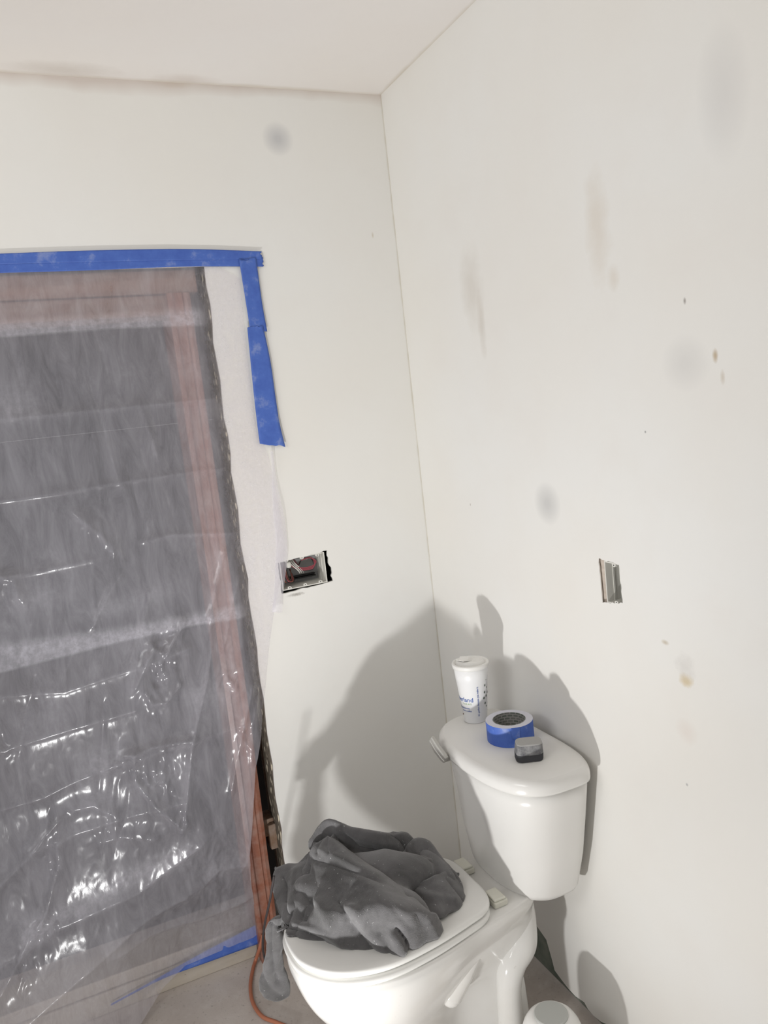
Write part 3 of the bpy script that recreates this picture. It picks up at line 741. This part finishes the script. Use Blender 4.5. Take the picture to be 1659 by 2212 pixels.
# smudge on the tank front
# flush lever
a = on(936, 1603, 0, -.262); b = on(960, 1640, 0, -.254)
bm = bmesh.new(); d_ = (b-a).normalized(); nx = Vector((-1, 0, 0)); nx = (nx-d_*nx.dot(d_)).normalized(); up_ = d_.cross(nx)
secs = []
for t, w_, th_, off in ((-.010, .0125, .004, 0), (-.008, .0145, .0055, 0), (.02, .0155, .0060, .001), (.044, .0150, .0060, -.001), (.052, .0135, .0055, -.002), (.054, .012, .004, -.002)):
    c_ = a+d_*t+nx*off
    secs.append([c_+up_*w_*x_+nx*th_*y_ for x_, y_ in ((-1, -.6), (-.8, -1), (.8, -1), (1, -.6), (1, .6), (.8, 1), (.2, 1), (.1, .75), (-.1, .75), (-.2, 1), (-.8, 1), (-1, .6))])
loft(bm, secs)
lev = bm_obj('flush_lever', bm, M['chrome'], T0, False)
bm = bmesh.new(); tube(bm, [b+Vector((.0, .012, -.002)), b+Vector((.05, .012, -.002))], .011, 14); h_ = bm_obj('lever_pivot', bm, M['chrome'], T0)
# bolts/neck between tank and bowl
bm = bmesh.new(); lathe(bm, [(.05, .396), (.05, .405), (.045, .41)], -.11, YT, 24); bm_obj('tank_gasket', bm, M['hinge'], T0)

# ------------------------------------------------------------------ things on the tank lid
ZT = .7475
# cup
CX, CY = -.118, -.406
K = empty('coffee_cup', (CX, CY, ZT), 'white takeaway coffee cup with lid and blue lettering on the tank lid', 'cup')
hc = .150; rb_, rt_ = .0300, .0440
bm = bmesh.new(); lathe(bm, [(.0, ZT+.003), (rb_-.002, ZT+.003), (rb_-.001, ZT), (rb_, ZT+.001), (rb_+(rt_-rb_)*.74, ZT+hc*.74), (rb_+(rt_-rb_)*.745+.0006, ZT+hc*.745), (rt_, ZT+hc), (rt_-.002, ZT+hc+.001), (0, ZT+hc+.001)], CX, CY, 64)
bm_obj('cup_body', bm, M['cup'], K, True)
bm = bmesh.new(); zz = ZT+hc
lathe(bm, [(rt_, zz-.007), (rt_+.0022, zz-.0065), (rt_+.0024, zz-.003), (rt_+.0034, zz-.001), (rt_+.0036, zz+.003), (rt_+.0022, zz+.0055), (rt_-.001, zz+.006), (rt_-.003, zz+.004), (rt_-.005, zz+.002), (.0, zz+.002)], CX, CY, 64)
lid = bm_obj('cup_lid', bm, M['lid_plastic'], K, True)
# raised drinking dome, folded tear-back tab (towards the camera-left side)
bm = bmesh.new(); fd = math.atan2(-1.74, -.96)-.55
secs = []
for z_, s in ((0.002, 1.0), (.009, .97), (.0125, .92), (.0135, .84), (.0125, .80)):
    ring = []
    for k in range(40):
        an = 2*PI*k/40; r_ = .0375*s
        ring.append(Vector((CX+r_*math.cos(an+fd), CY+r_*math.sin(an+fd), zz+z_-.0065*(1-math.cos(an))*(z_ > .006)*.5)))
    secs.append(ring)
loft(bm, secs); bm_obj('sip_dome', bm, M['lid_plastic'], K, False)
bm = bmesh.new(); mt = Matrix.Translation((CX+.016*math.cos(fd-.5), CY+.016*math.sin(fd-.5), zz+.012)) @ Matrix.Rotation(fd-.2, 4, 'Z') @ Matrix.Rotation(-.22, 4, 'Y')
box(bm, (-.016, -.013, 0), (.018, .013, .0016), .0006, mt)
mt = Matrix.Translation((CX+.016*math.cos(fd-.5), CY+.016*math.sin(fd-.5), zz+.014)) @ Matrix.Rotation(fd+.5, 4, 'Z') @ Matrix.Rotation(.25, 4, 'Y')
box(bm, (-.014, -.012, 0), (.004, .010, .0014), .0005, mt); bm_obj('tear_tab', bm, M['lid_plastic'], K)
THC = math.atan2(CAM.y-CY, CAM.x-CX)
def crad(z): return rb_+(rt_-rb_)*(z-ZT)/hc
def cup_text(txt, size, th, z, mat, vertical=False, name='print', align='RIGHT'):
    cu = bpy.data.curves.new('t', 'FONT'); cu.body = txt; cu.size = size; cu.align_x = align; cu.extrude = 0; cu.offset = size*.012; cu.resolution_u = 2
    o = bpy.data.objects.new('t', cu); C.objects.link(o); dg = bpy.context.evaluated_depsgraph_get(); dg.update()
    me = bpy.data.meshes.new_from_object(o.evaluated_get(dg)); bpy.data.objects.remove(o); bpy.data.curves.remove(cu)
    bm = bmesh.new(); bm.from_mesh(me); bmesh.ops.subdivide_edges(bm, edges=[e for e in bm.edges if e.calc_length() > .004], cuts=2)
    bmesh.ops.triangulate(bm, faces=bm.faces[:])
    for v in bm.verts:
        x, y = (v.co.x, v.co.y) if not vertical else (-v.co.y, v.co.x)
        zc = z+y; r = crad(zc)+.0004; an = th+x/crad(z)
        v.co = Vector((CX+r*math.cos(an), CY+r*math.sin(an), zc))
    bm.to_mesh(me); bm.free(); me.materials.clear(); me.materials.append(mat)
    o = bpy.data.objects.new(name, me); C.objects.link(o); o.parent = K; o.matrix_parent_inverse = Matrix.Translation(-K.location); return o
R_ = math.radians
cup_text('Cumberland', .0165, THC+R_(-2), ZT+.060, M['ink_blue'], name='cup_lettering')
cup_text('F A R M S', .006, THC+R_(-12), ZT+.052, M['ink_green'], name='cup_small_lettering')
cup_text('Farmhouse', .0075, THC+R_(-22), ZT+.040, M['ink_blue'], name='cup_lower_lettering')
cup_text('blend coffee', .0055, THC+R_(-14), ZT+.033, M['ink_blue'], name='cup_caption')
cup_text("It's perfect because you make it.", .0062, THC+R_(20), ZT+.020, M['ink_blue'], True, 'cup_side_lettering', 'LEFT')
bm = bmesh.new()
for dth, dz, rr in ((52, .098, .0028), (50, .080, .0030), (60, .113, .0026), (46, .065, .0030), (62, .068, .0030), (53, .050, .0028), (64, .040, .0022), (66, .090, .002), (74, .075, .003)):
    vs_ = []
    for k in range(10):
        an = 2*PI*k/10; z_ = ZT+dz+rr*1.15*math.sin(an); r_ = crad(z_)+.0004; t_ = THC+R_(dth)+rr*math.cos(an)/r_
        vs_.append(bm.verts.new((CX+r_*math.cos(t_), CY+r_*math.sin(t_), z_)))
    bm.faces.new(vs_)
bm_obj('leaf_dots', bm, M['ink_dark'], K)
bm = bmesh.new(); t_ = THC+R_(-68); r_ = crad(ZT+.022)
bmesh.ops.create_uvsphere(bm, u_segments=8, v_segments=6, radius=.002, matrix=Matrix.Translation((CX+r_*math.cos(t_), CY+r_*math.sin(t_), ZT+.022))); bm_obj('coffee_drip', bm, M['coffee'], K, True)

# tape roll
RX, RY, RO, RI, RH = -.110, -.557, .0565, .0375, .048
K2 = empty('tape_roll', (RX, RY, ZT), 'roll of blue masking tape lying on the toilet tank lid', 'tape')
bm = bmesh.new(); lathe(bm, [(RI+.002, ZT), (RO, ZT), (RO, ZT+RH), (RI+.002, ZT+RH)], RX, RY, 72, True)
for f in bm.faces: f.material_index = 0 if all(math.hypot(v.co.x-RX, v.co.y-RY) > RO-.001 for v in f.verts) else 1
r_ = bm_obj('tape_winding', bm, M['tape'], K2); r_.data.materials.append(M['tape_side'])
bm = bmesh.new(); lathe(bm, [(RI, ZT+.0005), (RI+.002, ZT+.0005), (RI+.002, ZT+RH+.0005), (RI, ZT+RH+.0005)], RX, RY, 72, True); bm_obj('cardboard_core', bm, M['core'], K2, False)
bm = bmesh.new(); th0 = math.atan2(CAM.y-RY, CAM.x-RX)
rows = []
for k in range(14):
    t_ = th0+.05+k*.028; r2 = RO+.0006+.002*(k/13.0)**2*0
    rows.append([bm.verts.new((RX+r2*math.cos(t_), RY+r2*math.sin(t_), z_)) for z_ in (ZT+RH+.0006-.0*k, ZT+RH*.45+.004*math.sin(k), ZT+.022-.001*k)])
for a_, b_ in zip(rows, rows[1:]):
    for k in range(2): bm.faces.new((a_[k], a_[k+1], b_[k+1], b_[k]))
o = bm_obj('tape_end', bm, M['tape'], K2, True); o.modifiers.new('s', 'SOLIDIFY').thickness = .0006

# sanding sponge
SP = on(1140, 1640, 2, ZT); SX, SY = SP.x+.006, SP.y+.004
K3 = empty('sanding_sponge', (SX, SY, ZT), 'small dark sanding block with dusty grey top on the tank lid', 'sanding sponge')
def rrect(w, d, r, z, rot, cx, cy, n=6):
    out = []
    for qx, qy, a0 in ((1, 1, 0), (-1, 1, PI/2), (-1, -1, PI), (1, -1, 1.5*PI)):
        for k in range(n+1):
            an = a0+PI/2*k/n; x = qx*(w/2-r)+r*math.cos(an); y = qy*(d/2-r)+r*math.sin(an)
            out.append(Vector((cx+x*math.cos(rot)-y*math.sin(rot), cy+x*math.sin(rot)+y*math.cos(rot), z)))
    return out
rot = -.43; hsp = .040
for nm, z0_, z1_, mt_, g0, g1 in (('foam_base', ZT, ZT+.015, M['sponge_dark'], .997, 1.0), ('foam_body', ZT+.015, ZT+hsp-.003, M['sponge'], 1.0, .95)):
    bm = bmesh.new(); loft(bm, [rrect(.062*g, .045*g, .013, z_, rot, SX+.003*(z_-ZT)/hsp, SY) for z_, g in ((z0_, g0*.97), (z0_+.002, g0), (z1_, g1))]); bm_obj(nm, bm, mt_, K3, False)
bm = bmesh.new(); loft(bm, [rrect(.0585*g, .0425*g, .013, z_, rot, SX+.003, SY) for z_, g in ((ZT+hsp-.003, 1.0), (ZT+hsp-.001, .985), (ZT+hsp, .95))]); bm_obj('dusty_face', bm, M['sponge_top'], K3, False)

# ------------------------------------------------------------------ jacket heap
J = empty('jacket', (-.50, -.55, .437), 'crumpled charcoal fleece jacket dumped on the closed toilet lid', 'jacket')
RCI = RC.transposed()
def pix(p):
    v = RCI @ (Vector(p) - CAM); return W/2 + FPX*v.x/-v.z, H/2 - FPX*v.y/-v.z
FOLDS = [   # line of the fold, depth (m, minus = valley), width in px
    ([(668, 1855), (722, 1870), (793, 1895), (834, 1909), (881, 1932)], -.007, 9),
    ([(690, 1835), (750, 1862), (815, 1893), (870, 1925)], .004, 8),
    ([(729, 1945), (756, 1998), (783, 2030), (812, 2066)], -.012, 9),
    ([(760, 1960), (790, 2000), (812, 2030)], .006, 10),
    ([(690, 1950), (715, 2000), (740, 2040)], .005, 12),
    ([(820, 2015), (834, 2040), (842, 2068)], -.007, 6),
    ([(857, 2008), (878, 2035), (888, 2070)], -.014, 5),
    ([(850, 2020), (866, 2045), (872, 2066)], .009, 9),
    ([(900, 1975), (915, 2010), (920, 2040)], -.006, 8),
    ([(925, 1985), (935, 2010), (945, 2026)], .004, 6),
    ([(665, 1868), (664, 1922), (673, 1958), (657, 1988)], -.012, 6),
    ([(650, 1880), (650, 1925), (655, 1960)], .006, 9),
    ([(612, 1895), (623, 1925), (615, 1948)], -.012, 5),
    ([(640, 1885), (632, 1915), (640, 1950)], .006, 7),
    ([(626, 1950), (628, 1976), (618, 1996)], -.011, 5),
    ([(618, 2003), (658, 2012), (700, 2034)], -.010, 5),
    ([(640, 1998), (700, 2015), (760, 2045)], .005, 7),
    ([(700, 1806), (690, 1822), (684, 1842)], -.006, 4),
    ([(708, 1812), (706, 1830), (712, 1845)], -.004, 4),
    ([(878, 1911), (921, 1897), (962, 1874)], -.009, 4),
    ([(878, 1918), (925, 1905), (966, 1884)], .004, 4),
    ([(855, 1866), (894, 1853), (915, 1838)], -.012, 6),
    ([(870, 1880), (905, 1868), (930, 1862)], .006, 7),
    ([(925, 1836), (940, 1866), (950, 1884)], -.008, 4),
    ([(965, 1900), (985, 1925), (1000, 1945)], -.005, 6),
    ([(905, 1930), (945, 1940), (980, 1945)], .006, 10),
    ([(745, 1800), (776, 1832), (825, 1840), (880, 1862)], -.010, 7),
    ([(730, 1792), (790, 1812), (850, 1826)], .006, 9),
    ([(850, 1806), (866, 1818), (880, 1838)], -.009, 5),
    ([(780, 1900), (830, 1940), (860, 1970)], .004, 16),
    ([(700, 1890), (730, 1930), (760, 1950)], -.005, 14),
    ([(840, 1950), (868, 1985), (885, 2005)], -.006, 9),
    ([(588, 2000), (586, 2040), (590, 2080), (600, 2120)], -.010, 5),
    ([(600, 2010), (602, 2050), (596, 2100)], .006, 5),
    ([(575, 1996), (596, 2003), (614, 2006)], -.009, 4),
    ([(566, 2110), (580, 2135), (604, 2150)], -.006, 5)]
def fold_at(x, y):
    a = 0.0
    for pts, amp, w in FOLDS:
        best = 1e9
        for (ax, ay), (bx_, by_) in zip(pts, pts[1:]):
            vx, vy = bx_-ax, by_-ay; t = max(0, min(1, ((x-ax)*vx+(y-ay)*vy)/(vx*vx+vy*vy)))
            e = min(1.0, 1.0)
            d = math.hypot(x-ax-t*vx, y-ay-t*vy)
            if d < best: best = d
        if best < w*4: a += amp*math.exp(-(best/w)**2 if amp > 0 else -best/w*1.1)
    return a
def patch(name, rows, nu=14, nv=14, edge=0.0, fold=1.0, under=.0):
    """rows of (px, py, y) control points -> smooth fabric sheet with folds and a rolled rim"""
    G = [[on(a, b, 1, y) for a, b, y in r] for r in rows]
    R1 = [crom(r, nu) for r in G]
    cols = [crom([R1[i][k] for i in range(len(R1))], nv) for k in range(len(R1[0]))]
    nU, nV = len(cols), len(cols[0])
    P = [[cols[u][v] for u in range(nU)] for v in range(nV)]
    out = []
    for v in range(nV):
        row = []
        for u in range(nU):
            p = P[v][u]; du = P[v][min(u+1, nU-1)]-P[v][max(u-1, 0)]; dv = P[min(v+1, nV-1)][u]-P[max(v-1, 0)][u]
            n = du.cross(dv)
            n = n.normalized() if n.length > 1e-9 else Vector((0, -1, 0))
            if n.dot(CAM-p) < 0: n = -n
            x, y = pix(p)
            h = fold_at(x, y)*fold + .0013*noise.noise(p*30) + .0006*noise.noise(p*90)
            eu = min(u, nU-1-u)/nu; ev = min(v, nV-1-v)/nv; e = min(eu, ev)
            h -= .010*max(0, 1-e/.45)**2*edge
            q = p+n*h
            if q.z < .4375 and q.x > -.705: q.z = .4375
            row.append(q)
        out.append(row)
    bm = bmesh.new(); vs_ = [[bm.verts.new(q) for q in r] for r in out]
    for a, b in zip(vs_, vs_[1:]):
        for k in range(nU-1): bm.faces.new((a[k], a[k+1], b[k+1], b[k]))
    o = bm_obj(name, bm, M['cloth'], J, True)
    md = o.modifiers.new('s', 'SOLIDIFY'); md.thickness = .005; md.offset = 0
    return o
patch('front_panel', [
    [(676, 1826, -.390), (690, 1812, -.400), (703, 1802, -.410), (713, 1804, -.415), (722, 1812, -.400)],
    [(655, 1862, -.375), (682, 1850, -.425), (715, 1840, -.465), (745, 1838, -.480), (776, 1852, -.480)],
    [(650, 1900, -.405), (690, 1890, -.475), (740, 1880, -.530), (790, 1876, -.565), (838, 1890, -.555)],
    [(652, 1942, -.450), (700, 1930, -.530), (765, 1925, -.590), (830, 1920, -.635), (890, 1930, -.625)],
    [(645, 1982, -.500), (700, 1972, -.575), (775, 1968, -.645), (850, 1958, -.690), (932, 1964, -.695)],
    [(634, 2010, -.520), (700, 2012, -.590), (785, 2015, -.655), (868, 2005, -.705), (952, 1990, -.705)],
    [(624, 2030, -.520), (700, 2043, -.580), (785, 2064, -.655), (872, 2072, -.712), (964, 2022, -.700)]], edge=1)
patch('back_panel', [
    [(680, 1815, -.34), (712, 1786, -.35), (760, 1800, -.40), (802, 1806, -.42), (845, 1812, -.41), (876, 1812, -.40), (890, 1826, -.40)],
    [(672, 1812, -.36), (706, 1772, -.390), (758, 1788, -.445), (802, 1796, -.470), (846, 1802, -.460), (876, 1800, -.445), (893, 1815, -.435)],
    [(668, 1832, -.37), (715, 1805, -.400), (765, 1815, -.445), (812, 1826, -.465), (855, 1830, -.465), (890, 1835, -.465), (912, 1840, -.455)],
    [(690, 1850, -.38), (745, 1845, -.42), (790, 1862, -.455), (832, 1875, -.475), (872, 1882, -.490), (905, 1875, -.495), (930, 1872, -.47)],
    [(700, 1870, -.38), (765, 1880, -.43), (810, 1905, -.480), (850, 1925, -.515), (885, 1930, -.54), (915, 1915, -.53), (940, 1900, -.50)]], nu=9)
patch('side_panel', [
    [(876, 1830, -.42), (902, 1826, -.41), (926, 1832, -.43), (944, 1856, -.46), (962, 1878, -.50), (982, 1896, -.53)],
    [(878, 1822, -.455), (904, 1812, -.455), (928, 1820, -.465), (948, 1846, -.50), (966, 1868, -.53), (990, 1892, -.565)],
    [(868, 1850, -.49), (900, 1842, -.49), (930, 1852, -.51), (952, 1868, -.535), (972, 1886, -.56), (1002, 1922, -.60)],
    [(862, 1884, -.52), (895, 1876, -.54), (925, 1882, -.56), (952, 1892, -.58), (976, 1906, -.60), (1008, 1940, -.622)],
    [(880, 1915, -.565), (906, 1908, -.58), (932, 1910, -.60), (957, 1917, -.615), (978, 1930, -.625), (1002, 1951, -.637)],
    [(902, 1948, -.61), (926, 1944, -.625), (946, 1946, -.635), (963, 1952, -.64), (978, 1957, -.645), (992, 1962, -.648)],
    [(925, 1982, -.66), (938, 1982, -.665), (949, 1981, -.665), (959, 1978, -.662), (966, 1973, -.658), (976, 1969, -.652)]], nu=10, edge=.5)
patch('left_panel', [
    [(600, 1888, -.27), (622, 1880, -.27), (646, 1878, -.28), (672, 1860, -.32)],
    [(594, 1878, -.295), (620, 1868, -.305), (645, 1866, -.315), (672, 1846, -.355)],
    [(588, 1902, -.315), (610, 1895, -.345), (640, 1890, -.375), (676, 1884, -.43)],
    [(590, 1936, -.350), (610, 1932, -.395), (640, 1935, -.440), (680, 1935, -.50)],
    [(596, 1966, -.400), (616, 1966, -.445), (645, 1974, -.495), (685, 1982, -.545)],
    [(606, 1988, -.450), (622, 1994, -.490), (652, 2006, -.530), (695, 2018, -.572)],
    [(612, 2004, -.480), (620, 2022, -.518), (652, 2037, -.542), (702, 2044, -.580)]], nu=12, edge=.4)
# core of the heap: bunched fabric inside, closes the form from behind
def heap_core():
    bm = bmesh.new()
    for spec in ([(722, 1830, -.40, .020), (765, 1830, -.42, .026), (825, 1850, -.43, .032), (880, 1868, -.44, .034), (930, 1890, -.50, .032), (968, 1925, -.57, .024)],
                 [(705, 1890, -.43, .035), (765, 1905, -.48, .055), (840, 1925, -.53, .062), (905, 1930, -.54, .045)],
                 [(668, 1955, -.43, .035), (735, 1965, -.52, .045), (815, 1975, -.58, .048), (880, 1985, -.63, .040), (915, 2000, -.66, .022)],
                 [(630, 1915, -.38, .014), (640, 1950, -.40, .020), (640, 1985, -.46, .020)]):
        P_ = [on(a, b, 1, y) for a, b, y, r in spec]; pts = crom(P_, 5)
        for i, p in enumerate(pts):
            f = i/5; k = min(int(f), len(spec)-2); r = spec[k][3]+(spec[k+1][3]-spec[k][3])*(f-k)
            p.z = max(p.z, .437+r*.98)
            bmesh.ops.create_icosphere(bm, subdivisions=2, radius=r, matrix=Matrix.Translation(p))
    o = bm_obj('inner_bundle', bm, M['cloth'], J, True)
    md = o.modifiers.new('r', 'REMESH'); md.mode = 'VOXEL'; md.voxel_size = .007; md.use_smooth_shade = True
    md = o.modifiers.new('s', 'SMOOTH'); md.iterations = 5
heap_core()
# sleeve hanging down beside the bowl
bm = bmesh.new()
sl = [(604, 1980, 9, -.445), (596, 1992, 19, -.44), (594, 2010, 20, -.435), (594, 2040, 18, -.43), (592, 2070, 20, -.425), (590, 2095, 26, -.42), (590, 2120, 33, -.415), (596, 2140, 32, -.41), (602, 2152, 24, -.41), (605, 2157, 10, -.41)]
P_ = crom([on(a, b, 1, y) for a, b, r, y in sl], 6); Rr = crom([(r/860.0, 0, 0) for a, b, r, y in sl], 6)
rings = []
for i, p in enumerate(P_):
    ring = []
    for k in range(48):
        an = 2*PI*k/48; r = Rr[i].x
        q = p+Vector((math.cos(an)*r*.92, math.sin(an)*min(r*.55, .016), -math.cos(an)*r*.12))
        n = Vector((math.cos(an)*.5, math.sin(an), 0)).normalized()
        x, y = pix(q); q += n*((fold_at(x, y) if math.sin(an) < 0 else 0)+.003*noise.noise(q*60)+.002*noise.noise(q*25))
        ring.append(bm.verts.new(q))
    rings.append(ring)
for a, b in zip(rings, rings[1:]):
    for k in range(48): bm.faces.new((a[k], a[(k+1) % 48], b[(k+1) % 48], b[k]))
bm.faces.new(rings[0][::-1]); bm.faces.new(rings[-1])
bm_obj('sleeve', bm, M['cloth'], J, True)

# ------------------------------------------------------------------ cord, string, pail
cz = .006
pts = [on(640, 2226, 2, cz), on(596, 2208, 2, cz), on(566, 2195, 2, cz), on(546, 2165, 2, cz), on(541, 2130, 2, cz), on(546, 2095, 2, cz), on(553, 2072, 2, .012), on(562, 2045, 1, .02), on(568, 2020, 1, .018)]
bm = bmesh.new(); tube(bm, crom(pts, 8), .0052, 10); tagp(bm_obj('extension_cord', bm, M['cord_orange'], None, True), 'orange-brown extension cord curving over the concrete floor', 'cord')
pts = [on(592, 1892, 1, -.40), on(588, 1915, 1, -.40), on(582, 1950, 1, -.38), on(573, 1990, 1, -.32), on(568, 2025, 1, -.25), on(568, 2050, 1, -.2), on(572, 2072, 1, -.18), on(576, 2095, 1, -.17)]
bm = bmesh.new(); tube(bm, crom(pts, 8), .0030, 8); tagp(bm_obj('drawstring', bm, M['cord_dark'], None, True), 'dark string hanging down from the left of the jacket', 'string')
PX, PY = -.190, -.750
K4 = empty('plastic_jug', (PX, PY, 0), 'white plastic container with grey dusty top on the floor beside the bowl', 'container')
bm = bmesh.new(); lathe(bm, [(.062, .0), (.070, .004), (.074, .03), (.074, .105), (.071, .135), (.063, .158), (.054, .172), (.046, .179), (.040, .181), (.0, .181)], PX, PY, 56); bm_obj('jug_body', bm, M['pail'], K4, True)
bm = bmesh.new(); lathe(bm, [(.0, .181), (.038, .181), (.038, .1845), (.036, .186), (0, .186)], PX, PY, 40); bm_obj('jug_top', bm, M['pail_top'], K4, False)
